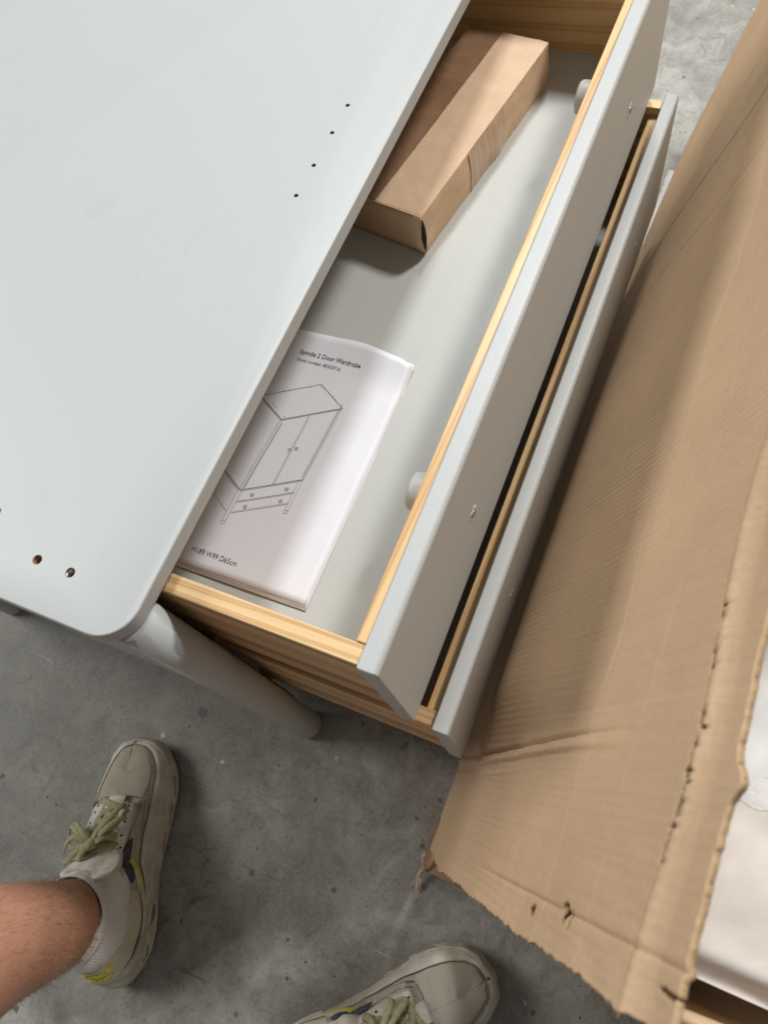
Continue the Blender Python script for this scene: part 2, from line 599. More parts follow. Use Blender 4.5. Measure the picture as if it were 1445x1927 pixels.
# ================================================================ small cardboard box lying in the drawer
sb = thing('cardboard_box', 'long brown cardboard box with wide brown tape lying in the upper drawer', 'box', (1.4, .05, -.355))
BA = math.atan2(-.118 + .016, 1.69 - 1.10)
ex, ey = Vector((math.cos(BA), math.sin(BA), 0)), Vector((-math.sin(BA), math.cos(BA), 0))
O = Vector((1.100, -.0165, -.3545))
BL, BW, BH = .602, .215, .110


def bp(a, b, c, off=0.0):
    """a along 0..1, b across 0..1, c up 0..1, with sagging, dented faces"""
    p = O + ex * (a * BL) + ey * (b * BW) + Vector((0, 0, c * BH))
    d = (fbm(a * 5 + 2, b * 3, c * 3) * .0022)
    dx = Vector((0, 0, 0))
    if c >= .999:
        dx.z += d - .004 * math.sin(math.pi * a) * math.sin(math.pi * b)
    if b <= .001:
        dx -= ey * (d * .9 + .005 * math.sin(math.pi * c) * (0.4 + .6 * math.sin(math.pi * a)) + .0045 * math.exp(-((a - .55) / .05) ** 2) * sm(0.9, 0.1, c))
    if a <= .001:
        dx -= ex * (d + .003 * math.sin(math.pi * c) + .004 * sm(.25, 0, b) * sm(0.8, .1, c))
    return p + dx


def face(m, fn, nu, nv):
    m.grid([[tuple(fn(i / nu, j / nv)) for j in range(nv + 1)] for i in range(nu + 1)])


m = MB()
face(m, lambda u, v: bp(u, v, 1), 60, 18)
face(m, lambda u, v: bp(u, v, 0), 60, 18)
face(m, lambda u, v: bp(u, 0, v), 60, 10)
face(m, lambda u, v: bp(u, 1, v), 60, 10)
face(m, lambda u, v: bp(0, u, v), 18, 10)
face(m, lambda u, v: bp(1, u, v), 18, 10)
carton = m.build('carton', KRAFTBOX, sb, smooth=True, merge=True, bevel=.0016, seg=2, angle=50)
# end flap lifting at the near right corner
m = MB()
fl_pts = []
for i in range(9):
    c = i / 8
    b = bp(0, 0.0, c) - ex * (.0022 + .004 * math.sin(math.pi * c)) - ey * (.0035 * math.sin(math.pi * min(1, c * 1.2)) + .0005)
    e = bp(0, .12, c) - ex * .0022
    g = bp(0, .93, c) - ex * .0022
    fl_pts.append([tuple(b), tuple(e), tuple(g)])
m.grid(fl_pts)
m.build('end_flap', KRAFTBOX, sb, solid=.003, smooth=True)
m = MB()
m.tube([tuple(bp(0, 0, c) - ex * .0040 - ey * .0030) for c in (.05, .25, .5, .75, .95)], [.0008, .0035, .0060, .0045, .0010], 6)
m.build('slit_shade', DARKM, sb)  # near-black rod, stands in for the shade inside the gap behind the flap
TAPE = None
t = NT('brown_parcel_tape')
v = t.co((1, 1, 1), (0, 0, 0), (0, 0, BA))
wr = t.noise(t.co((24, 5, 24)), 1.0, 4, 0.6, 1.2)
TAPE = t.fin(t.mix(t.ramp(wr, [(0.35, 0.0), (0.7, 1.0)]), (0.235, 0.135, 0.075), (0.30, 0.18, 0.105)), 0.30, t.bump(wr, 0.5, .002))
m = MB()
b0 = .57
wr_ = lambda a, b: .0014 + .0009 * abs(fbm(a * 9, b * 14, 3)) + .0016 * math.exp(-((a - .70 - .08 * (b - .57)) / .012) ** 2) * sm(.6, .8, b)
face(m, lambda u, v: bp(u, b0 + (1 - b0) * v + .012 * (1 - v) * math.sin(u * 3), 1) + Vector((0, 0, wr_(u, b0 + (1 - b0) * v))), 90, 16)
face(m, lambda u, v: bp(0, b0 + (1 - b0) * v, u) - ex * .0028, 8, 10)
face(m, lambda u, v: bp(1, b0 + (1 - b0) * v, u) + ex * .0012, 8, 10)
m.build('packing_tape', TAPE, sb, smooth=True, merge=True)
# strip of clear tape wrapped over the right side
t = NT('clear_tape')
wr = t.noise(t.co((60, 60, 9)), 1.0, 4, 0.6, 0.4)
CLEAR = t.fin((0.60, 0.425, 0.28), t.ramp(wr, [(.3, .25), (.7, .6)]), t.bump(wr, 0.7, .0014))
m = MB()
face(m, lambda u, v: bp(.34 + .27 * u, 0, .01 + .975 * v) - ey * (.0012 + .0016 * abs(fbm(u * 9 + v * .7, v * .9, 4, 3))), 60, 10)
m.build('side_tape', CLEAR, sb, smooth=True)

# ================================================================ instruction booklet
bk = thing('instruction_booklet', 'white printed assembly booklet lying in the upper drawer, wardrobe line drawing on its cover', 'booklet', (.51, .1, -.355))
t = NT('booklet_paper')
n1 = t.noise(t.co(), 500, 2)
gh = t.noise(t.co((160, 14, 1)), 1.0, 2, .6)
PAPER = t.fin(t.mix(t.math('MULTIPLY', t.ramp(gh, [(.52, 0.0), (.7, 1.0)]), .05), (.77, .765, .80), (.5, .5, .55)), .55, t.bump(n1, .05, .0003))
PX0, PX1, PY0, PY1 = .2125, .815, -.104, .314


def page_z(x, y, k=0):
    u, v = (x - PX0) / (PX1 - PX0), (y - PY0) / (PY1 - PY0)
    z = -.3541 + .0011 * (3 - k)
    z += .0022 * math.sin(u * 5 + 1.2) * (1 - v) + .0015 * fbm(x * 4, y * 4, k)
    z += (.020 - .002 * k) * sm(.82, 1.06, u) * sm(.7, .0, v)
    z += .0011 * (3 - k) * sm(.12, 0, u) * sm(.05, .5, v)
    return z


def page_xy(u, v, k=0):
    x = PX0 + (PX1 - PX0) * u + (-.0045 * k) * (1 - u) + .010 * (1 - v) * (u - .5) * -1
    y = PY0 + (PY1 - PY0) * v - .0022 * k * (1 - v)
    # rounded-up corner at the far right
    if u > .96 and v < .06:
        x -= .004
    x -= .018 * sm(.35, 0, v) * sm(.9, 1, u)
    return x, y


for k in range(3):
    m = MB()
    rows = []
    for i in range(41):
        row = []
        for j in range(31):
            x, y = page_xy(i / 40, j / 30, k)
            row.append((x, y, page_z(x, y, k)))
        rows.append(row)
    m.grid(rows)
    m.build('sheet', PAPER, bk, smooth=True, solid=.0004)
INKZ = .0009


def ink_line(m, a, b, w=.0011):
    a, b = Vector((*a, 0)), Vector((*b, 0))
    d = (b - a)
    L = d.length
    d.normalize()
    nn = Vector((-d.y, d.x, 0)) * w / 2
    n = max(2, int(L / .012) + 1)
    rows = []
    for i in range(n + 1):
        p = a + (b - a) * (i / n)
        rows.append([((p + s * nn).x, (p + s * nn).y, page_z((p + s * nn).x, (p + s * nn).y) + INKZ) for s in (-1, 1)])
    m.grid(rows)


def ink_circle(m, c, r, w=.0008, sq=1.0):
    n = 16
    rows = []
    for k in range(n):
        a = 2 * math.pi * k / n
        rows.append([(c[0] + rr * math.cos(a) * sq, c[1] + rr * math.sin(a), page_z(*c) + INKZ) for rr in (r - w / 2, r + w / 2)])
    m.grid(rows, closed_u=True)


A = (.690, .075)
B = (.647, .005)
C_ = (.582, .123)
Dd = (.6235, .196)
m = MB()
ink_line(m, A, B, .0013)
ink_line(m, B, C_, .0014)
ink_line(m, C_, Dd, .0014)
ink_line(m, Dd, A, .0012)
ink_line(m, (.644, .0055), (.579, .123), .0007)
ink_line(m, (.579, .123), (.620, .195), .0007)
Fb, Gb = (.400, .135), (.464, .014)
ink_line(m, (.578, .1235), Fb, .0007)
ink_line(m, (.574, .119), (.404, .130), .0016)
ink_line(m, (.576, .1265), (.402, .138), .0008)
ink_line(m, (.572, .117), (.407, .1285), .0006)
ink_line(m, B, Gb, .0009)
ink_line(m, (.642, .0095), (.466, .0175), .0018)
ink_line(m, (.640, .013), (.468, .021), .0007)
ink_line(m, Fb, Gb, .0014)
ink_line(m, (.397, .134), (.461, .0145), .0007)
ink_line(m, Fb, (.437, .198), .0018)
ink_line(m, (.397, .138), (.434, .198), .0007)
ink_line(m, (.620, .196), (.437, .198), .0008)
ink_line(m, (.608, .066), (.436, .071), .0012)
ink_line(m, (.607, .069), (.434, .074), .0007)
ink_line(m, (.374, .129), (.431, .020), .0010)
ink_line(m, (.371, .129), (.428, .020), .0005)
ink_line(m, (.346, .130), (.403, .021), .0009)
ink_line(m, (.349, .130), (.406, .021), .0004)
for px, py in (((.397, .1295), (.322, .1325)), ((.397, .139), (.323, .1405)), ((.461, .0145), (.385, .0155)), ((.460, .0215), (.386, .0225))):
    ink_line(m, px, py, .0008)
ink_line(m, (.347, .141), (.372, .183), .0008)
ink_line(m, (.372, .183), (.430, .190), .0006)
for c in ((.322, .1365), (.385, .019)):
    ink_circle(m, c, .004)
for c in ((.519, .074), (.526, .061), (.432, .039), (.397, .105), (.403, .040), (.368, .107)):
    ink_circle(m, c, .0036, .0009)
    ink_circle(m, (c[0] + .0006, c[1] - .0006), .0020, .0007)
for c in ((.684, .074), (.676, .098), (.650, .150), (.654, .010), (.668, .036), (.662, .030), (.590, .120), (.607, .150), (.612, .158), (.682, .066)):
    ink_circle(m, c, .0009, .0010)
m.build('line_drawing', INKL, bk)


def text_mesh(s, size, name='text', bold=0.0, sx=1.0, align='LEFT', fine=False):
    c = D.curves.new(name, 'FONT')
    c.body = s
    c.size = size
    c.offset = bold
    c.align_x = align
    c.resolution_u = 3
    o = D.objects.new(name, c)
    COL.objects.link(o)
    bpy.context.view_layer.update()
    me = D.meshes.new_from_object(o.evaluated_get(bpy.context.evaluated_depsgraph_get()))
    if fine:
        b = bmesh.new()
        b.from_mesh(me)
        bmesh.ops.triangulate(b, faces=b.faces)
        for _ in range(4):
            lim = .06 * size
            es = [e for e in b.edges if e.calc_length() > lim]
            if not es:
                break
            bmesh.ops.subdivide_edges(b, edges=es, cuts=1)
            bmesh.ops.triangulate(b, faces=b.faces)
        b.to_mesh(me)
        b.free()
    vs = [(v.co.x * sx, v.co.y) for v in me.vertices]
    fs = [tuple(p.vertices) for p in me.polygons]
    D.objects.remove(o)
    D.curves.remove(c)
    D.meshes.remove(me)
    return vs, fs


def page_text(s, x0, y0, width, size, bold, mat, slope=0.0):
    vs, fs = text_mesh(s, size, bold=bold, fine=True)
    wd_ = max(v[0] for v in vs)
    k = width / wd_
    out = []
    for u, w in vs:
        x, y = x0 + w * 1.0 - slope * u * k, y0 - u * k
        out.append((x, y, page_z(x, y) + INKZ))
    m = MB().add(out, fs)
    return m.build('printed_text', mat, bk)


page_text('Spindle 2 Door Wardrobe', .752, .159, .152, .0162, .00018, INK, .01)
page_text('Stock number: 80300716', .733, .157, .108, .0122, 0, INK, .01)
page_text('H189 W99 D65cm', .243, .171, .107, .0170, 0, INK, .0)

# ================================================================ big carton: torn side wall
cb = thing('shipping_carton', 'large torn corrugated cardboard carton side leaning beside the drawers', 'carton', (1.2, -.45, -ZF))


def wall_y(x, z):
    h = z + ZF
    y = -.402 - .285 * h
    y += .030 * math.sin(min(1, h / 1.3) * math.pi) * -0.15
    y -= .03 * sm(1.8, 2.6, x) * (1 - h)
    # vertical crease where the sheet is buckled
    cxr = .112 + .03 * min(1, max(0, (h - .25) / .6)) + .0015 * fbm(h * 14, 1, 1, 3)
    d = (x - cxr)
    y += .0065 * max(0, 1 - abs(d) / .010) * sm(1.15, .75, h) * (1 if d < 0 else .55)
    y -= .0055 * max(0, 1 - abs(d - .016) / .008) * sm(1.15, .75, h)
    y += .0025 * max(0, 1 - abs(d + .032) / .006) * sm(.9, .2, h)
    lean = sm(.11, .30, x) * sm(2.1, .9, x)
    y += (.010 * math.exp(-((h - .33) / .17) ** 2) + .030 * math.exp(-((h - .45) / .27) ** 2)) * lean
    # long vertical fold far along
    y -= .0050 * math.exp(-(abs(x - (1.66 + .07 * h)) / .0045) ** 1.2)
    y -= .0025 * math.exp(-((x - (1.95 + .06 * h)) / .006) ** 2)
    y -= .0018 * math.exp(-((x - (1.38 + .05 * h)) / .005) ** 2)
    # horizontal crease near the top
    zc = .118 + .012 * math.sin(x * 11)
    y += .0045 * max(0, 1 - abs(z - zc) / .009)
    y -= .009 * sm(zc, zc + .03, z)
    # broad dents
    nearc = sm(.16, -.06, x) * sm(.45, .9, h)
    y += .0022 * fbm(x * 1.6, z * 1.8, 3.1, 2) * sm(0, .25, h)
    y += (.0006 + .0006 * nearc) * fbm(x * 9, z * 3.2, 8.0, 3)
    y += (.0003 + .0003 * nearc) * fbm(x * 30, z * 12, 1.0, 3)
    # crushed near corner
    ft = fbm(x * 9, z * 7, 2.0, 1)
    y += .006 * sm(.02, -.14, x) * sm(.55, 1.0, h) * (abs(ft) - .2)
    # diagonal fold near the near edge
    dd = (x + .085) - .02 * (z + .25)
    y -= .0045 * max(0, 1 - abs(dd) / .005) * sm(-.75, -.35, z)
    return y


def near_edge(z):
    h = z + ZF
    e = -.118 - .026 * sm(.0, .2, h) + .008 * sm(.8, 1.1, h)
    e += .006 * fbm(z * 9, 2.0, 0, 3) + .0022 * fbm(z * 60, 5.0, 0, 3) + .0016 * fbm(z * 150, 9.0, 0, 3)
    return e


def top_edge(x):
    e = .188 + .005 * fbm(x * 7 + 3, 0, 0, 3) + .0025 * fbm(x * 60, 4, 0, 4)
    e += .016 * math.exp(-((x - .098) / .018) ** 2) + .28 * sm(.42, 1.0, x)  # last term: unseen top raised out of view to shade the lower drawer front
    return e


def bottom_edge(x):
    return -ZF + .004 + .006 * abs(fbm(x * 14, 1, 0, 3)) + .002 * abs(fbm(x * 80, 7, 0, 2)) + .30 * sm(2.35, 2.62, x)


xs = []
x = 0.0
while x < 2.75:
    xs.append(x)
    x += (.0028 if x < .32 else .0055) if x < .45 else (.0085 if x < 1.3 else (.0042 if x < 2.2 else .014))
xs.append(2.75)
NZ = 270
rows = []
for i, xx in enumerate(xs):
    row = []
    for j in range(NZ + 1):
        tz = j / NZ
        z = -ZF + tz * (.188 + ZF)
        ne = near_edge(z)
        X = ne + xx * (2.62 - ne) / 2.75
        zb, zt_ = bottom_edge(X), top_edge(X)
        z = zb + tz * (zt_ - zb)
        X += .02 * fbm(z * 4, 4.4, 0, 3) * sm(2.3, 2.6, X)
        row.append((X, wall_y(X, z), z))
    rows.append(row)
# punched slots and torn holes
def in_slot(x, z):
    zc = .112 + .012 * math.sin(x * 11)
    if .006 < x < .30 and abs(z - zc - .004 * fbm(x * 30, 8, 0, 3)) < .0062 + .0046 * fbm(x * 55, 3, 1, 3):
        if fbm(x * 26, 5.5, 2, 2) > -.12:
            return True
    for hx, hz, rx, rz in ((-.104, -.233, .0085, .0125), (-.083, -.112, .012, .015), (-.088, -.090, .013, .004), (-.100, .165, .003, .022)):
        if ((x - hx) / rx) ** 2 + ((z - hz) / rz) ** 2 < 1:
            return True
    return False


mw = MB()
mw.grid(rows)
nv = NZ + 1
mw.f = [f for f in mw.f if not in_slot(*(sum(mw.v[i][k] for i in f) / 4 for k in (0, 2)))]
t = NT('corrugated_wall_board')
v = t.co()
n1 = t.noise(v, 6, 5, .6)
n2 = t.noise(v, 300, 3, .7)
base_c = (0.62, 0.43, 0.268)
c = t.mix(t.ramp(n1, [(.3, 0.0), (.7, 1.0)]), tuple(b * .88 for b in base_c), tuple(b * 1.1 for b in base_c))
c = t.mix(t.math('MULTIPLY', t.ramp(n2, [(.40, 0.0), (.70, 1.0)]), .28), c, tuple(b * .62 for b in base_c))
fib = t.noise(t.co((60, 60, 500)), 1.0, 3, .6)
c = t.mix(t.math('MULTIPLY', fib, .12), c, (.62, .45, .29))
# pale scuffed lines running along the board, a few at their own heights
sepx = t.n('ShaderNodeSeparateXYZ')
t.l(v, sepx.inputs[0])
wob = t.noise(t.co((3, 3, 3)), 1.0, 4, .6)
for zc_u, wdt, st in ((-.205, .0016, .55), (-.03, .0012, .35), (-.62, .0010, .25), (-.45, .0009, .2)):
    zc = (zc_u + ZF) * S
    dz = t.math('ABSOLUTE', t.math('SUBTRACT', t.math('ADD', sepx.outputs[2], t.math('MULTIPLY', t.math('SUBTRACT', wob, .5), .09)), zc))
    line = t.ramp(dz, [(0.0, 1.0), (wdt, 0.0)])
    gt = t.ramp(t.noise(t.co((7, 7, 7), (zc_u * 30, 0, 0)), 1.0, 3, .6), [(.38, 0.0), (.6, 1.0)])
    c = t.mix(t.math('MULTIPLY', t.math('MULTIPLY', line, gt), st), c, (.70, .52, .34))
# scuffs that follow the flutes near the top, and dark blotches
fx = t.noise(t.co((85, 3, 4)), 1.0, 3, .6)
c = t.mix(t.math('MULTIPLY', t.ramp(fx, [(.48, 0.0), (.75, 1.0)]), .30), c, (.63, .46, .30))
sp = t.n('ShaderNodeTexVoronoi')
sp.inputs['Scale'].default_value = 26
t.l(v, sp.inputs['Vector'])
scc = t.n('ShaderNodeSeparateColor')
t.l(sp.outputs['Color'], scc.inputs[0])
c = t.mix(t.math('MULTIPLY', t.math('MULTIPLY', t.math('LESS_THAN', sp.outputs['Distance'], .045), t.math('GREATER_THAN', scc.outputs[0], .75)), .6), c, (.16, .09, .05))
nb = t.bump(n2, .25, .0005)
w = t.n('ShaderNodeTexWave', wave_type='BANDS', bands_direction='X')
w.inputs['Scale'].default_value = 44
w.inputs['Distortion'].default_value = .15
w.inputs['Detail'].default_value = 2
w.inputs['Detail Scale'].default_value = .4
t.l(t.co((1, .05, .05)), w.inputs['Vector'])
pm = t.ramp(t.noise(t.co((1, 1, 1), (4, 2, 1)), 3.6, 3, .5), [(.36, .25), (.62, 1.0)])
nb = t.bump(t.math('MULTIPLY', w.outputs['Fac'], pm), .30, .0007, nb)
# sharper creases between flutes here and there
w2 = t.noise(t.co((150, 2, 2)), 1.0, 2, .6, .3)
nb = t.bump(w2, .38, .0012, nb)
WALLM = t.fin(c, .85, nb, **{'Specular IOR Level': .2})
wall = mw.build('carton_wall', WALLM, cb, smooth=True)
wall.data.materials.append(KRAFTEDGE)
sd = wall.modifiers.new('s', 'SOLIDIFY')
sd.thickness = .0062 * S
sd.offset = 0
sd.material_offset_rim = 1
# torn fibres along the ragged near edge
m = MB()
rr = random.Random(9)
for k in range(120):
    z = -ZF + rr.random() ** .8 * 1.28 + .01
    x0 = near_edge(z) + .002
    y0 = wall_y(x0 + .004, z)
    L = .002 + .006 * rr.random() ** 3
    dz, dy = (rr.random() - .5) * .8, (rr.random() - .5) * .7
    m.tube([(x0, y0, z), (x0 - L * .6, y0 + dy * L * .5, z + dz * L * .4), (x0 - L, y0 + dy * L, z + dz * L)], [.0016, .0010, .0004], 4)
for k in range(60):
    x = -.12 + .6 * rr.random()
    z0 = top_edge(x) - .002
    y0 = wall_y(x, z0)
    L = .002 + .005 * rr.random() ** 3
    m.tube([(x, y0, z0), (x + (rr.random() - .5) * L, y0 + (rr.random() - .5) * L, z0 + L)], [.0017, .0005], 4)
tf = m.build('torn_fibres', KRAFTEDGE, cb, smooth=True)
tf['kind'] = 'stuff'
# dark bottom flap peeping out under the near corner and the paper strand
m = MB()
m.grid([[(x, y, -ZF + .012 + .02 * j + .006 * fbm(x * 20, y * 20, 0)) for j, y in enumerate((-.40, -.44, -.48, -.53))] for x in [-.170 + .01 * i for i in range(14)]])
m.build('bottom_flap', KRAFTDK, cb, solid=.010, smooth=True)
PAPERTORN = simple('torn_kraft_paper', (.42, .33, .22), .9, .2, 90, .5, .001)
m = MB()
path = [(-.128, -.405, -1.03), (-.140, -.398, -1.055), (-.165, -.405, -1.08), (-.185, -.398, -1.095), (-.212, -.402, -1.108), (-.226, -.404, -1.112)]
m.tube(path, [.006, .0055, .0045, .006, .0045, .001], 8, flat=.35)
m.tube([(-.19, -.398, -1.097), (-.207, -.41, -1.108), (-.218, -.417, -1.112)], [.003, .003, .0008], 6, flat=.4)
m.tube([(-.19, -.398, -1.097), (-.210, -.392, -1.107), (-.221, -.388, -1.112)], [.003, .0025, .0008], 6, flat=.4)
m.build('paper_strand', PAPERTORN, cb, smooth=True)
# carton floor and far end behind the wall
MB().box(-.10, 2.30, -2.3, -.45, -ZF + .004, -ZF + .016).build('carton_base', KRAFT, cb)
m = MB()
rows = []
for i in range(14):
    z = -1.10 + (.965) * i / 13
    rows.append([(-.130 - .010 * math.sin(k) + .006 * fbm(k, z * 4, 0), wall_y(-.11, z) - .012 - 1.5 * (k / 8) ** 1.5, z + .008 * fbm(k * 2, 3, 0) * (i == 13)) for k in range(9)])
m.grid(rows)
m.build('end_wall', KRAFT, cb, solid=.011, smooth=True)

# ================================================================ foam sheet on the floor by the carton, and the foam-wrapped panel behind
t = NT('white_foam')
n1 = t.noise(t.co(), 160, 4, .7)
n2 = t.noise(t.co(), 9, 4, .6, .5)
FOAM = t.fin(t.mix(n2, (.67, .60, .53), (.79, .71, .635)), .55, t.bump(n2, .35, .006, t.bump(n1, .25, .0008)), **{'Subsurface Weight': .0})
FOAM2 = simple('white_foam_offcut', (.76, .75, .72), .6, .04, 60, .3)
strip = MB()
rows = []
for i in range(70):
    x = 1.30 + 1.0 * i / 69
    e = .004 * fbm(x * 22, 3, 0, 3) + .002 * fbm(x * 90, 1, 0, 2)
    rows.append([(x, -.455, -ZF + .003), (x, -.43, -ZF + .010), (x, -.402 + e, -ZF + .012 + e), (x, -.394 + e * 1.6 - .012 * sm(2.0, 2.3, x), -ZF + .008), (x, -.392 + e * 1.6 - .012 * sm(2.0, 2.3, x), -ZF + .002)])
strip.grid(rows)
st = strip.build('foam_sheet', FOAM2, smooth=True)
st['label'] = 'thin white foam sheet edge on the floor under the far bottom edge of the carton'
st['category'] = 'foam sheet'

fw = thing('foam_wrapped_panel', 'white foam wrapped panel with clear tape standing in the torn carton', 'packaged panel', (.9, -1.2, -1.1))


def foam_pt(u, v, off=0.0):
    x = -.105 + 2.4 * u
    y = -.836 - .9 * v
    z = -.115 - .05 * v - .010 * sm(.1, 0, v) + .010 * fbm(x * 3, y * 3, 1, 3) + .0055 * fbm(x * 7, y * 11, 1, 3) - .03 * sm(.02, 0, u)
    z += .007 * math.exp(-(((y + .95) - .30 * (x - .10)) / .03) ** 2) + .006 * math.exp(-(((y + .90) + .5 * (x - .25)) / .022) ** 2)
    return (x + .012 * sm(.02, 0, u), y, z + off)


m = MB()
NU, NV = 130, 50
rows = []
for i in range(NU + 1):
    u = (i / NU) ** 1.7
    row = []
    for vv in (-1.0, -.5):
        p = foam_pt(u, 0)
        row.append((p[0], p[1] + .012 * (1 + vv), -1.08 if vv == -1 else -.5))
    for j in range(NV + 1):
        row.append(foam_pt(u, (j / NV) ** 1.3))
    p = foam_pt(u, 1)
    row.append((p[0], p[1], -1.08))
    rows.append(row)
m.grid(rows)
m.f.append(tuple(range(0, NV + 4)))
m.build('foam_wrap', FOAM, fw, smooth=True)
# overlapping foam fold
m = MB()
rows = []
for i in range(40):
    a = i / 39
    row = []
    for j in range(14):
        b = j / 13
        x = .145 + .45 * a + .18 * b * .5
        y = -.843 - .16 * b + .11 * a * b
        u_, v_ = (x + .105) / 2.4, (-.836 - y) / .9
        z = foam_pt(u_, max(0, v_))[2] + .0016
        row.append((x, y, z))
    rows.append(row)
m.grid(rows)
m.build('foam_fold', FOAM2, fw, smooth=True)
t = NT('glossy_clear_tape')
n3 = t.noise(t.co(), 120, 4, .7)
GT = t.fin((.82, .78, .74), t.ramp(n3, [(.3, .12), (.7, .38)]), t.bump(n3, .7, .0012))
m = MB()
rows = []
for i in range(50):
    a = i / 49
    row = []
    for j in range(12):
        b = j / 11
        y = -.842 - .5 * a
        x = .125 + .045 * b + .10 * a * .35 + .003 * math.sin(a * 60 + b * 3) * (b in (0.0, 1.0))
        row.append((x, y, foam_pt((x + .105) / 2.4, max(0, (-.836 - y) / .9))[2] + .0005 + .0014 * math.sin(math.pi * b) + .0006 * b * abs(fbm(x * 50, y * 50, 0, 2))))
    rows.append(row)
m.grid(rows)
m.build('clear_tape_strip', GT, fw, smooth=True)

# ================================================================ person standing in worn trainers
per = thing('person', 'person standing on the concrete in white ankle socks and worn cream trainers with olive laces', 'person', (-.70, .05, -ZF))
UPPER = None


def upper_mat():
    t = NT('worn_cream_leather')
    v = t.co()
    n1 = t.noise(v, 14, 5, .65, .4)
    n2 = t.noise(v, 120, 4, .7)
    c = t.mix(t.ramp(n1, [(.32, 0.0), (.68, 1.0)]), (.38, .34, .265), (.57, .53, .44))
    c = t.mix(t.math('MULTIPLY', t.ramp(n2, [(.46, 0.0), (.70, 1.0)]), .65), c, (.17, .145, .11))
    return t.fin(c, .62, t.bump(n2, .35, .0008, t.bump(n1, .4, .003)))


UPPER = upper_mat()
PANEL = simple('worn_cream_panel', (.58, .54, .45), .55, .24, 42, .5, .0016)
t = NT('ribbed_mesh_fabric')
w = t.n('ShaderNodeTexWave', wave_type='BANDS', bands_direction='Y')
w.inputs['Scale'].default_value = 95
w.inputs['Distortion'].default_value = .3
t.l(t.co(src='UV', scale=(1, 1, 1)), w.inputs['Vector'])
w.inputs['Scale'].default_value = 7.5
nn_ = t.noise(t.co(), 300, 3, .7)
n_ = t.noise(t.co(), 20, 4, .6)
c = t.mix(t.ramp(w.outputs['Fac'], [(.2, 0.0), (.8, 1.0)]), (.40, .365, .29), (.47, .43, .345))
c = t.mix(t.math('MULTIPLY', n_, .5), c, (.38, .33, .25))
MESHM = t.fin(c, .8, t.bump(w.outputs['Fac'], .5, .0012, t.bump(nn_, .3, .0006)))
FRAY = simple('dark_worn_lining', (.075, .075, .095), .95, .7, 190, 1.0, .003)
MIDS = simple('dirty_midsole', (.54, .50, .41), .6, .28, 42, .35, .001)
MIDD = simple('midsole_groove', (.20, .18, .145), .7, .3, 60)
OUTS = simple('outsole_rubber', (.12, .115, .10), .8, .3, 90)
LACE = simple('olive_lace', (.36, .34, .185), .85, .22, 220, .8, .0012)
YEL = simple('yellow_trim', (.60, .50, .06), .5, .12, 60)
YTXT = simple('yellow_lettering', (.72, .66, .06), .5, .1, 60)
LINING = simple('cream_collar_lining', (.46, .42, .34), .85, .2, 60, .4)
SEAM = simple('dark_seam', (.17, .15, .115), .9, .3, 120)
t = NT('white_sock')
v = t.co()
n1 = t.noise(v, 260, 3, .7)
n2 = t.noise(v, 16, 4, .6)
wv_ = t.n('ShaderNodeTexWave', wave_type='BANDS', bands_direction='X')
t.l(t.co(src='UV'), wv_.inputs['Vector'])
wv_.inputs['Scale'].default_value = 22
SOCK = t.fin(t.mix(n2, (.76, .74, .71), (.86, .84, .82)), .9, t.bump(wv_.outputs['Fac'], .35, .0012, t.bump(n1, .5, .001)))
t = NT('skin')
v = t.co()
n1 = t.noise(v, 10, 5, .6, .4)
n2 = t.noise(v, 420, 3, .7)
n3 = t.noise(v, 70, 4, .65)
c = t.mix(t.ramp(n1, [(.3, 0.0), (.7, 1.0)]), (.47, .225, .145), (.56, .29, .195))
c = t.mix(t.math('MULTIPLY', t.ramp(n3, [(.5, 0.0), (.75, 1.0)]), .35), c, (.48, .19, .11))
SKIN = t.fin(c, .48, t.bump(n2, .35, .0006, t.bump(n3, .25, .0012)), **{'Subsurface Weight': .12, 'Subsurface Scale': .01})
HAIR = simple('leg_hair', (.30, .165, .08), .5, .3, 30)
SHORTS = simple('dark_shorts', (.05, .052, .06), .9, .2, 200, .6)

SL = .60
WM = [(0, 0), (.02, .030), (.06, .052), (.12, .068), (.22, .076), (.36, .074), (.48, .076), (.60, .089), (.72, .099), (.80, .101), (.88, .093), (.94, .077), (.98, .050), (1, 0)]
WL = [(0, 0), (.02, .030), (.06, .052), (.12, .069), (.22, .079), (.36, .083), (.48, .089), (.60, .098), (.70, .101), (.78, .100), (.86, .090), (.93, .071), (.98, .045), (1, 0)]


def lin(x, tab):
    if x <= tab[0][0]:
        return tab[0][1]
    for (a, b), (c_, d) in zip(tab, tab[1:]):
        if x <= c_:
            return b + (d - b) * (x - a) / (c_ - a)
    return tab[-1][1]


def sole_w(sg, side):
    s_ = (1 - math.cos(math.pi * sg)) / 2
    acc = 0
    for d in (-.012, -.006, 0, .006, .012):
        acc += lin(min(1, max(0, s_ + d * min(1, 8 * min(s_, 1 - s_)))), WM if side > 0 else WL)
    end = min(1.0, math.sin(math.pi * sg) / .22)
    return s_, acc / 5


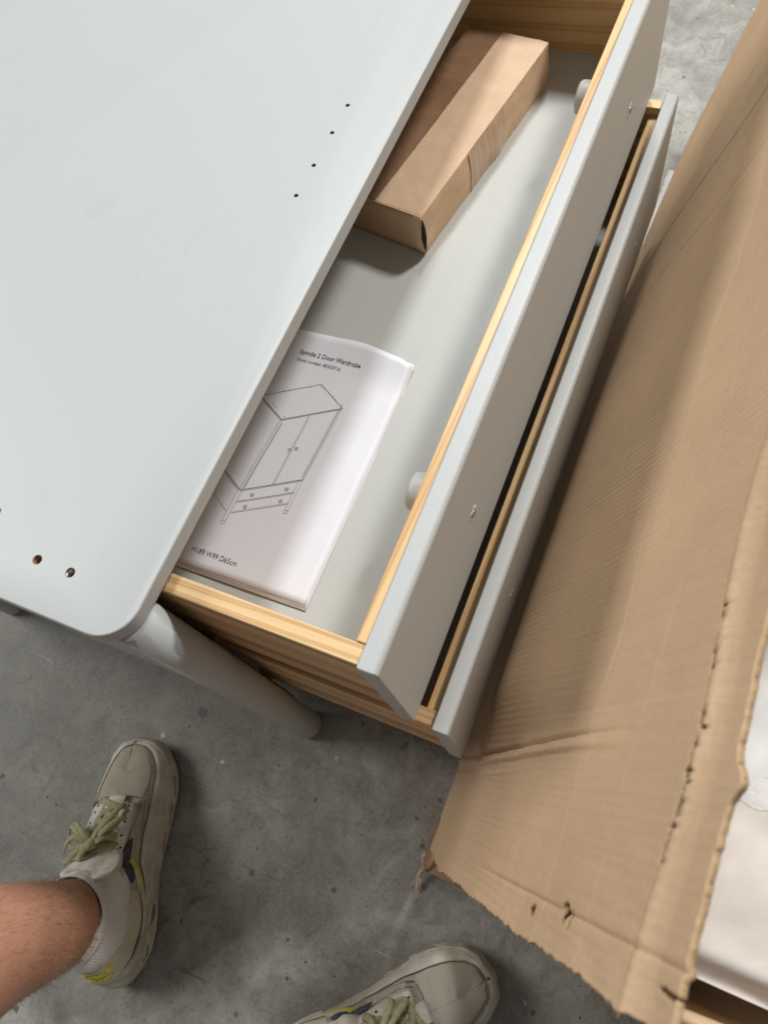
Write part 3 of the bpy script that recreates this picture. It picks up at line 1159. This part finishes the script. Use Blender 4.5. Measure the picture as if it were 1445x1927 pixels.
def shoe_surface(q, v):
    """q -1..1 around from toe (lateral) over the heel (0) to toe (medial); v 0..1 from the sole up. returns x along, y medial, z"""
    side = 1 if q >= 0 else -1
    sg = abs(q)
    s_, wd_ = sole_w(sg, side)
    bx, bw, bz = s_ * SL, wd_ * .965, interp(s_, [(0, .066), (.3, .062), (.6, .052), (.85, .046), (1, .052)])
    if s_ < .03:
        bx += .004
    ts = interp(s_, [(0, .095), (.10, .150), (.3, .30), (.45, .47), (.7, .70), (.9, .85), (1, .90)])
    tz = interp(s_, [(0, .205), (.10, .195), (.22, .165), (.36, .176), (.47, .208), (.57, .198), (.67, .170), (.77, .137), (.87, .112), (1, .098)])
    tw = interp(s_, [(0, .0), (.035, .026), (.12, .045), (.25, .056), (.42, .052), (.49, .032), (.60, .024), (.69, .018), (.75, .0), (1, 0)])
    if s_ < .035:
        tw = .028 * (s_ / .035) ** .5
    yt = -.006 * sm(.5, .9, s_)
    th = v * math.pi / 2
    rear = sm(.50, .24, s_)
    h = (1 - math.cos(th)) * (1 - rear) + (v ** 1.5 * rear)
    zz = math.sin(th) ** (.92) * (1 - rear) + v * rear
    hump = (.010 * math.sin(math.pi * min(1, v * 1.15)) ** 2) * rear * (1 if v < .87 else 0)
    X = bx + (ts * SL - bx) * h
    Y = side * (bw + (tw - bw) * h + hump) + yt * h
    Z = bz + (tz - bz) * zz
    # creases across the vamp
    cr = sm(.60, .67, s_) * sm(.86, .78, s_) * sm(.35, .8, v)
    Z -= .0035 * cr * (math.sin(s_ * 95 + math.sin(Y * 30)) * .5 + .5)
    Z += .0030 * fbm(X * 9, Y * 9, side * 2.0, 3) * sm(0, .3, v)
    return Vector((X, Y, Z))


def shoe_normal(q, v):
    e = .004
    q1, q2 = max(-1, q - e), min(1, q + e)
    v1, v2 = max(0, v - e), min(1, v + e)
    a = shoe_surface(q2, v) - shoe_surface(q1, v)
    b = shoe_surface(q, v2) - shoe_surface(q, v1)
    n = b.cross(a)
    if n.length < 1e-9:
        return Vector((0, 0, 1))
    n.normalize()
    c_ = shoe_surface(q, v) - Vector((.27, 0, .06))
    if n.dot(c_) < 0:
        n = -n
    return n


def q_of(s_):
    return math.acos(max(-1, min(1, 1 - 2 * s_))) / math.pi


def make_shoe(tf, mirror, parent, detail=True):
    """tf maps local (along, medial, z) to scene units; mirror flips handedness only through tf"""
    def out(P):
        return [[tf(Vector(p)) for p in row] for row in P]

    m = MB()
    nq, nvv = 150, 22
    P = [[shoe_surface(-1 + 2 * i / nq, j / nvv) for j in range(nvv + 1)] for i in range(nq + 1)]
    m.grid(out(P))
    shoe = m.build('trainer', UPPER, parent, smooth=True, merge=True)
    # uv for the ribbed toe
    # toe box mesh panel
    def band(name, mat, A, B, d=.0028, n=40, k=8, smooth=True, uv=False, openb=False):
        """panel between two parameter polylines A and B, (s, v) pairs, both on the side given by sign of s"""
        def samp(L, t_):
            f = t_ * (len(L) - 1)
            i = min(len(L) - 2, int(f))
            u = f - i
            p0, p1, p2, p3 = L[max(0, i - 1)], L[i], L[i + 1], L[min(len(L) - 1, i + 2)]
            return [(.5 * ((2 * p1[c]) + (-p0[c] + p2[c]) * u + (2 * p0[c] - 5 * p1[c] + 4 * p2[c] - p3[c]) * u * u + (-p0[c] + 3 * p1[c] - 3 * p2[c] + p3[c]) * u ** 3)) for c in (0, 1)]
        rows = []
        for i in range(n + 1):
            a, b = samp(A, i / n), samp(B, i / n)
            row = []
            for j in range(k + 1):
                t_ = j / k
                s2, v2 = a[0] + (b[0] - a[0]) * t_, a[1] + (b[1] - a[1]) * t_
                qq = s2
                v2 = min(1, max(0, v2))
                edge = min(1, min(t_, 1 if openb else 1 - t_) * k / 1.0)
                edge *= min(1, min(i, n - i) / 1.0)
                row.append(shoe_surface(max(-1, min(1, qq)), v2) + shoe_normal(max(-.999, min(.999, qq)), v2) * (d * edge - .0006 * (1 - edge)))
            rows.append(row)
        mm = MB()
        mm.grid(out(rows))
        o = mm.build(name, mat, shoe, smooth=smooth)
        if uv:
            ul = o.data.uv_layers.new(name='uv')
            co = [(p.x * 8 + p.y * 1.5, p.y * 8 - p.x * 2.4) for row in rows for p in row]
            for lp in o.data.loops:
                ul.data[lp.index].uv = co[lp.vertex_index]
        return o

    Q = q_of
    for sd_ in (1, -1):
        q = lambda s_, sd_=sd_: sd_ * Q(s_)
        # toe vamp panel with ribs
        band('toe_panel', MESHM, [(q(.66), .66), (q(.73), .55), (q(.82), .49), (q(.91), .50), (q(.999), .52)], [(q(.75), .995), (q(.79), .998), (q(.86), .998), (q(.93), .998), (q(.999), .998)], .0016, 46, 14, uv=True, openb=True)
        # mudguard wrapping the toe and side
        band('mudguard', PANEL, [(q(.24), .02), (q(.40), .02), (q(.60), .02), (q(.80), .02), (q(.999), .02)], [(q(.24), .12), (q(.40), .22), (q(.60), .36), (q(.80), .42), (q(.999), .47)], .0036, 70, 8)
        band('side_overlay', UPPER, [(q(.40), .26), (q(.50), .32), (q(.60), .40), (q(.70), .50)], [(q(.47), .57), (q(.53), .62), (q(.60), .66), (q(.69), .67)], .0030, 30, 8)
        # eyestay
        band('eyestay', PANEL, [(q(.45), .80), (q(.52), .70), (q(.61), .64), (q(.705), .66)], [(q(.48), .99), (q(.55), .99), (q(.63), .99), (q(.715), .985)], .0050, 34, 8)
        # heel counter and stabiliser
        band('heel_counter', PANEL, [(q(.004), .02), (q(.05), .02), (q(.13), .02), (q(.26), .02)], [(q(.004), .40), (q(.05), .42), (q(.13), .36), (q(.26), .14)], .0048, 36, 8)
        band('collar_panel', PANEL, [(q(.10), .48), (q(.18), .42), (q(.27), .38), (q(.36), .42)], [(q(.10), .90), (q(.18), .90), (q(.27), .90), (q(.38), .86)], .0026, 30, 8)
        # torn dark lining patch
        band('worn_patch', FRAY, [(q(.40), .52), (q(.45), .47), (q(.50), .50), (q(.57), .56)], [(q(.38), .62), (q(.43), .82), (q(.50), .80), (q(.555), .64)], .0050, 24, 8)
        # swoosh shaped stripe: cream body, yellow tip
        band('side_stripe', PANEL, [(q(.10), .35), (q(.20), .22), (q(.32), .20), (q(.44), .42)], [(q(.10), .37), (q(.20), .33), (q(.32), .38), (q(.45), .50)], .0060, 36, 6)
        band('yellow_stripe_tip', YEL, [(q(.28), .26), (q(.37), .31), (q(.45), .37), (q(.50), .47)], [(q(.28), .28), (q(.37), .345), (q(.44), .47), (q(.475), .58)], .0076, 24, 6)
        # seams
        for L in ([(.27, .145), (.42, .25), (.60, .39), (.80, .45), (.999, .50)], [(.36, .40), (.30, .36), (.20, .40), (.11, .46)], [(.72, .64), (.65, .60), (.57, .62), (.49, .72)], [(.06, .44), (.13, .40), (.20, .30), (.27, .15)], [(.50, .34), (.58, .44), (.66, .50), (.73, .56)], [(.735, .60), (.755, .78), (.762, .97)]):
            pth = []
            for i in range(40):
                f = i / 39 * (len(L) - 1)
                k = min(len(L) - 2, int(f))
                u = f - k
                u = u * u * (3 - 2 * u) * .3 + u * .7
                s2, v2 = L[k][0] + (L[k + 1][0] - L[k][0]) * u, L[k][1] + (L[k + 1][1] - L[k][1]) * u
                qq = q(s2)
                pth.append(tf(shoe_surface(qq, v2) + shoe_normal(max(-.999, min(.999, qq)), v2) * .0022))
            MB().tube(pth, .0014, 5).build('seam', SEAM, shoe, smooth=True)
    # heel tab with ribs and lettering
    flip = -1 if mirror else 1
    rows = []
    for i in range(33):
        qq = -.26 + flip * .03 + .62 * i / 32
        row = []
        top_v = .97 - .10 * abs(qq / .30)
        for j in range(25):
            v2 = .46 + (top_v - .46) * j / 24
            e = 1 if 0 < i < 32 and 0 < j < 24 else 0
            row.append(shoe_surface(qq, v2) + shoe_normal(qq, v2) * (.0050 * e + .0009 * (j % 3 == 1) * e))
        rows.append(row)
    mm = MB()
    mm.grid(out(rows))
    mm.build('heel_tab', simple('heel_tab_cream', (.60, .57, .42), .6, .1, 50), shoe, smooth=True)
    flip = -1 if mirror else 1
    for word, v0, size, q0 in (('NIKE', .735, .085, 0.045), ('AIR', .60, .080, 0.045)):
        vs, fs = text_mesh(word, 1.0, bold=.03, fine=True)
        wdt = max(a[0] for a in vs)
        o_ = []
        for a, b in vs:
            qq = flip * (a / wdt - .5) * (.24 if word == 'NIKE' else .18) + flip * q0
            v2 = v0 + b * size * 1.5
            o_.append(tf(shoe_surface(qq, min(.99, v2)) + shoe_normal(qq, min(.99, v2)) * .0078))
        MB().add(o_, fs).build('lettering', YTXT, shoe, solid=.0016)
    # swoosh mark above the word
    rows = []
    for i in range(20):
        a = i / 19
        qq = flip * (-.13 + .30 * a)
        c_ = .905 - .055 * math.sin(min(1, a * 2.2) * math.pi) * (a < .45) + .045 * max(0, a - .30)
        wdd = .020 * math.sin(math.pi * min(1, a * 1.6 + .15)) * (1 - a) + .002
        rows.append([shoe_surface(qq, c_ + e_ * wdd) + shoe_normal(qq, c_) * .0066 for e_ in (-1, 1)])
    mm = MB()
    mm.grid(out(rows))
    mm.build('swoosh_mark', YTXT, shoe, solid=.001)
    # collar rim and lining
    rim = [(-.49 + .98 * i / 60) for i in range(61)]
    pth = [tf(shoe_surface(qq, .985) + Vector((0, 0, .001))) for qq in rim]
    MB().tube(pth, [.004 + .0055 * sm(0, .12, min(i, 60 - i) / 60) for i in range(61)], 10).build('collar_rim', LINING, shoe, smooth=True)
    rows = []
    for qq in rim:
        a = shoe_surface(qq, .98)
        b = Vector((a.x, a.y, a.z))
        c_ = Vector((.19, 0, .09))
        rows.append([b, b + (c_ - b) * .12 + Vector((0, 0, -.02)), b + (c_ - b) * .3 + Vector((0, 0, -.045)), c_ + (b - c_) * .3 + Vector((0, 0, -.02))])
    mm = MB()
    mm.grid(out(rows))
    mm.build('lining', LINING, shoe, smooth=True, solid=.004)
    # tongue: padded, standing out of the throat
    rows = []
    for i in range(26):
        a = i / 25
        X = (.74 - .33 * a) * SL
        zc = interp(.74 - .33 * a, [(.40, .298), (.45, .250), (.51, .214), (.58, .201), (.67, .176), (.76, .148)])
        hw = .022 + .046 * sm(.45, .9, a)
        row = []
        for j in range(13):
            b = -1 + 2 * j / 12
            row.append(Vector((X + .012 * b * b * sm(.6, 1, a), b * hw, zc - .006 - .020 * b * b * sm(.3, 1, a) - .004 * b * b + .003 * math.cos(b * 9) * sm(.6, .9, a))))
        rows.append(row)
    mm = MB()
    mm.grid(out(rows))
    mm.build('tongue', PANEL, shoe, smooth=True, solid=.010)
    # laces: crossing straps plus the bow
    rl = random.Random(5 if mirror else 2)
    for k_, s2 in enumerate((.70, .682, .66, .642, .62, .602, .58, .562, .54, .522)):
        pth = []
        ev = (1 if k_ % 2 else -1)
        for i in range(13):
            b = -1 + 2 * i / 12
            ss = s2 + .024 * b * ev
            e = shoe_surface(Q(ss) * (1 if b >= 0 else -1), .90)
            zc = shoe_surface(Q(ss), 1).z
            y = b * .042
            z = zc + .011 - .016 * abs(b) ** 2.2 + .003 * rl.random()
            pth.append(tf(Vector((ss * SL, y, z))))
        MB().tube(pth, .0078, 8, flat=.42).build('lace', LACE, shoe, smooth=True)
    kn = Vector((.545 * SL, -.012, .228))
    MB().tube([tf(kn + Vector((.012, .014, .002))), tf(kn + Vector((.004, .004, .010))), tf(kn + Vector((-.004, -.006, .010))), tf(kn + Vector((-.012, -.016, 0)))], [.006, .0115, .0115, .006], 10).build('lace_knot', LACE, shoe, smooth=True)
    bows = [
        [(.0, 0, 0), (.03, -.03, .012), (.055, -.066, -.008), (.045, -.098, -.040), (.012, -.100, -.044), (-.012, -.070, -.014), (-.004, -.02, .004)],
        [(.0, 0, 0), (.040, .024, .010), (.086, .052, -.014), (.105, .064, -.040), (.080, .070, -.040), (.040, .048, -.006), (.004, .012, .006)],
        [(.0, 0, 0), (.02, -.05, .006), (.010, -.095, -.028), (-.02, -.125, -.068)],
        [(.0, 0, 0), (.030, -.045, .010), (.050, -.085, -.020), (.040, -.110, -.060)],
        [(.0, 0, 0), (.028, .030, .014), (.060, .062, -.004), (.070, .080, -.030)],
        [(.0, 0, 0), (-.02, -.04, .012), (-.045, -.075, -.002), (-.05, -.10, -.03)],
    ]
    for _ in range(5):
        a0 = rl.uniform(-2.6, -.9) if rl.random() < .7 else rl.uniform(.3, 1.6)
        L = rl.uniform(.05, .085)
        cv = rl.uniform(-.9, .9)
        bows.append([(0, 0, .004), (.35 * L * math.cos(a0), .35 * L * math.sin(a0), .016), (.75 * L * math.cos(a0 + cv * .4), .75 * L * math.sin(a0 + cv * .4), .000), (L * math.cos(a0 + cv), L * math.sin(a0 + cv), -.030)])
    for b in bows:
        pth = []
        for i in range(4 * (len(b) - 1) + 1):
            f = i / 4
            k = min(len(b) - 2, int(f))
            u = f - k
            p0, p1, p2, p3 = (Vector(b[max(0, k - 1)]), Vector(b[k]), Vector(b[k + 1]), Vector(b[min(len(b) - 1, k + 2)]))
            p = .5 * ((2 * p1) + (p2 - p0) * u + (2 * p0 - 5 * p1 + 4 * p2 - p3) * u * u + (3 * p1 - p0 - 3 * p2 + p3) * u ** 3)
            pth.append(tf(kn + p * .86))
        MB().tube(pth, .0074, 8, flat=.34).build('lace_bow', LACE, shoe, smooth=True)
    # eyelets
    for sd_ in (1, -1):
        for s2 in (.53, .57, .61, .65, .685):
            p = shoe_surface(sd_ * Q(s2), .80)
            n = shoe_normal(sd_ * Q(s2), .80)
            MB().tube([tf(p + n * .004), tf(p + n * .0062)], .0030, 8).build('eyelet', DARKM, shoe)
    # midsole, outsole, air window
    for name, mat, prof in (('midsole', MIDS, [(0.97, .010), (1.05, .014), (1.075, .022), (1.05, .034), (1.035, .048), (1.015, .062), (.985, .073), (.93, .076)]),
                            ('outsole', OUTS, [(.80, .0012), (.93, .0012), (.975, .007), (.97, .016)])):
        rows = []
        for i in range(121):
            qq = -1 + 2 * i / 120
            side = 1 if qq >= 0 else -1
            s_, wd_ = sole_w(abs(qq), side)
            row = []
            for f_, z in prof:
                zs = z * interp(s_, [(0, 1.06), (.3, 1.0), (.6, .86), (.85, .76), (1, .80)])
                lift = .022 * sm(.80, 1.0, s_) + .008 * sm(.08, 0, s_)
                cx_ = .5 * SL
                X = s_ * SL
                X = X + (f_ - 1) * (.10 if s_ > .5 else -.10) * sm(.80, 1.0, abs(2 * s_ - 1)) * 1.0
                row.append(Vector((X, side * wd_ * f_, zs + lift)))
            rows.append(row)
        mm = MB()
        mm.grid(out(rows))
        if name == 'outsole':
            k = len(prof)
            mm.f.append(tuple(i * k for i in range(121)))
        mm.build(name, mat, shoe, smooth=True, merge=True)
    for sd_ in (1, -1):
        rows, rows2 = [], []
        loop = []
        for i in range(28):
            a = 2 * math.pi * i / 28
            s2 = .20 + .115 * (abs(math.cos(a)) ** .5) * (1 if math.cos(a) > 0 else -1)
            zz = .042 + .0165 * (abs(math.sin(a)) ** .7) * (1 if math.sin(a) > 0 else -1)
            s_, wd_ = sole_w(Q(s2), sd_)
            loop.append(Vector((s_ * SL, sd_ * (wd_ * (1.082 - (zz - .014) * 1.15) + .0012), zz * 1.0)))
        mm = MB()
        mm.add([tf(p) for p in loop], [tuple(range(28))])
        mm.build('air_window', MIDD, shoe)
        MB().tube([tf(p) for p in loop + loop[:2]], .0034, 6).build('window_rim', PANEL, shoe, smooth=True)
        for s0 in (.10, .50, .62, .74):
            pth = []
            for i in range(10):
                a = i / 9
                s2 = s0 + (.05 if s0 < .2 else .09) * a
                s_, wd_ = sole_w(Q(s2), sd_)
                pth.append(tf(Vector((s_ * SL, sd_ * wd_ * 1.055, (.030 + .016 * a) * (.86 if s0 > .4 else 1)))))
            MB().tube(pth, .0018, 5).build('midsole_groove', MIDD, shoe, smooth=True)
    return shoe


def frame(toe, heel, medial_sign):
    toe, heel = Vector(toe), Vector(heel)
    e = (toe - heel).normalized()
    n = Vector((e.y, -e.x, 0)) * medial_sign
    k = (toe - heel).length / SL
    return lambda p: tuple(heel + e * (p.x * k) + n * (p.y * k) + Vector((0, 0, p.z * k)))


def sweep(keys, n=28, sub=6):
    """keys: (centre, rx, ry, heading) -> rings along a catmull path"""
    out = []
    for k in range(len(keys) - 1):
        for i in range(sub if k < len(keys) - 2 else sub + 1):
            u = i / sub
            K = [keys[max(0, k - 1)], keys[k], keys[k + 1], keys[min(len(keys) - 1, k + 2)]]
            def cr(sel):
                p0, p1, p2, p3 = [sel(q_) for q_ in K]
                return .5 * ((2 * p1) + (p2 - p0) * u + (2 * p0 - 5 * p1 + 4 * p2 - p3) * u * u + (3 * p1 - p0 - 3 * p2 + p3) * u ** 3)
            out.append((cr(lambda q_: Vector(q_[0])), cr(lambda q_: q_[1]), cr(lambda q_: q_[2]), cr(lambda q_: Vector(q_[3])).normalized()))
    return out


def rings(path, n=32, fold=0.0, seed=0):
    R_ = []
    for i, (c_, rx, ry, hd) in enumerate(path):
        t_ = (path[min(i + 1, len(path) - 1)][0] - path[max(0, i - 1)][0]).normalized()
        n1 = (hd - t_ * hd.dot(t_)).normalized()
        n2 = t_.cross(n1)
        row = []
        for k in range(n):
            a = 2 * math.pi * k / n
            f = 1 + fold * (math.sin(i * 1.35 + 1.6 * math.sin(a + seed)) * .5 + .5)
            row.append(tuple(c_ + n1 * (rx * f * math.cos(a)) + n2 * (ry * f * math.sin(a))))
        R_.append(row)
    return R_


LT, LH = (-.163, .452, -ZF), (-.712, .213, -ZF)
RT, RH = (-.312, -.640, -ZF), (-.738, -.218, -ZF)
tfL = frame(LT, LH, 1)
tfR = frame(RT, RH, -1)
make_shoe(tfL, False, per)
make_shoe(tfR, True, per)

bodies = MB()
for nm_, tf_, ankle_top, shin, calf, knee, thigh, hip in (
        ('left', tfL, (-.567, .290), (-.600, .272, -.52), (-.665, .235, -.22), (-.72, .16, .02), (-.80, .14, .36), (-.90, .10, .62)),
        ('right', tfR, (-.650, -.290), (-.72, -.26, -.52), (-.79, -.21, -.22), (-.80, -.19, .02), (-.86, -.15, .36), (-.92, -.10, .62))):
    L_ = lambda x, y, z: Vector(tf_(Vector((x, y, z))))
    hd = (L_(1, 0, 0) - L_(0, 0, 0)).normalized()
    at = Vector((ankle_top[0], ankle_top[1], -ZF + .285))
    # sock: foot inside the shoe, ankle and cuff
    keys = [(L_(.36, 0, .135), .030, .045, Vector((0, 0, 1))), (L_(.30, 0, .150), .052, .055, (hd * .3 + Vector((0, 0, 1)))), (L_(.235, 0, .165), .082, .062, hd + Vector((0, 0, .6))),
            (L_(.158, .002, .190), .104, .066, hd), (at + Vector((.006, .004, -.045)), .098, .076, hd), (at + Vector((0, 0, -.01)), .096, .083, hd), (at + Vector((-.003, -.001, .006)), .096, .086, hd), (at + Vector((-.003, -.001, .009)), .089, .079, hd)]
    pth = sweep(keys, sub=9)
    rg = rings(pth, 48, .020)
    mm = MB()
    mm.grid(rg, closed_v=True)
    so = mm.build('sock', SOCK, per, smooth=True)
    ul = so.data.uv_layers.new(name='uv')
    for lp in so.data.loops:
        ul.data[lp.index].uv = ((lp.vertex_index % 48) / 48, (lp.vertex_index // 48) / len(rg))
    keys = [(at + Vector((.01, .0, -.10)), .078, .066, hd), (at + Vector((0, 0, -.03)), .087, .074, hd), (at + Vector((-.006, -.003, .05)), .092, .084, hd), (at.lerp(Vector(shin), .5), .103, .098, hd), (Vector(shin), .116, .111, hd), (Vector(calf) - hd * .015, .128, .122, hd),
            (Vector(knee) + hd * .01, .115, .112, hd), (Vector(knee) + Vector((-.02, -.01, .10)), .125, .120, hd), (Vector(thigh), .155, .150, hd), (Vector(hip), .175, .165, hd)]
    pth = sweep(keys, sub=7)
    bodies.grid(rings(pth, 40), closed_v=True)
    if nm_ == 'left':
        hair_rings = rings(pth, 40)
        hair_path = pth
    keys2 = [(Vector(knee) + Vector((-.02, -.01, .13)), .150, .148, hd), (Vector(thigh), .172, .168, hd), (Vector(hip), .185, .175, hd)]
# pelvis joins the two legs
keysP = [(Vector((-.905, .22, .60)), .03, .03, Vector((0, 0, 1))), (Vector((-.905, .17, .62)), .15, .12, Vector((0, 0, 1))), (Vector((-.91, 0, .66)), .19, .16, Vector((0, 0, 1))), (Vector((-.905, -.17, .62)), .15, .12, Vector((0, 0, 1))), (Vector((-.905, -.22, .60)), .03, .03, Vector((0, 0, 1)))]
bodies.grid(rings(sweep(keysP), 32), closed_v=True)
body = bodies.build('body', SKIN, per, smooth=True)
# shorts
m = MB()
for sx in ((-.735, .155, .10, -.80, .14, .36, -.90, .10, .62), (-.815, -.185, .10, -.86, -.15, .36, -.92, -.10, .62)):
    a, b, c_ = Vector(sx[0:3]), Vector(sx[3:6]), Vector(sx[6:9])
    m.grid(rings(sweep([(a, .155, .16, Vector((1, 0, 0))), (b, .178, .178, Vector((1, 0, 0))), (c_, .20, .19, Vector((1, 0, 0))), (Vector((-.92, 0, .80)), .17, .25, Vector((1, 0, 0)))], sub=5), 32, .02), closed_v=True)
m.build('shorts', SHORTS, per, smooth=True)
# fine hair on the shin and calf
m = MB()
rh = random.Random(3)
nR = len(hair_rings)
for _ in range(4600):
    i = rh.uniform(12.5, 34)
    k = rh.uniform(0, 40)
    i0, k0 = int(i), int(k)
    a = Vector(hair_rings[i0][k0 % 40]).lerp(Vector(hair_rings[i0][(k0 + 1) % 40]), k - k0)
    b = Vector(hair_rings[i0 + 1][k0 % 40]).lerp(Vector(hair_rings[i0 + 1][(k0 + 1) % 40]), k - k0)
    p = a.lerp(b, i - i0)
    cen = hair_path[i0][0].lerp(hair_path[i0 + 1][0], i - i0)
    n = (p - cen).normalized()
    dn = (hair_path[i0][0] - hair_path[i0 + 1][0]).normalized()
    sd = n.cross(dn)
    L = rh.uniform(.014, .036)
    d = (dn * rh.uniform(.6, 1.1) + sd * rh.uniform(-.7, .7) + n * rh.uniform(.15, .45)).normalized()
    w_ = sd * .00026
    mid = p + d * L * .5 + n * .0015
    tip = p + d * L - n * .002
    m.add([p - w_, p + w_, mid + w_ * .8, mid - w_ * .8, tip], [(0, 1, 2, 3), (3, 2, 4)])
hr = m.build('leg_hair', HAIR, body)
hr['kind'] = 'stuff'
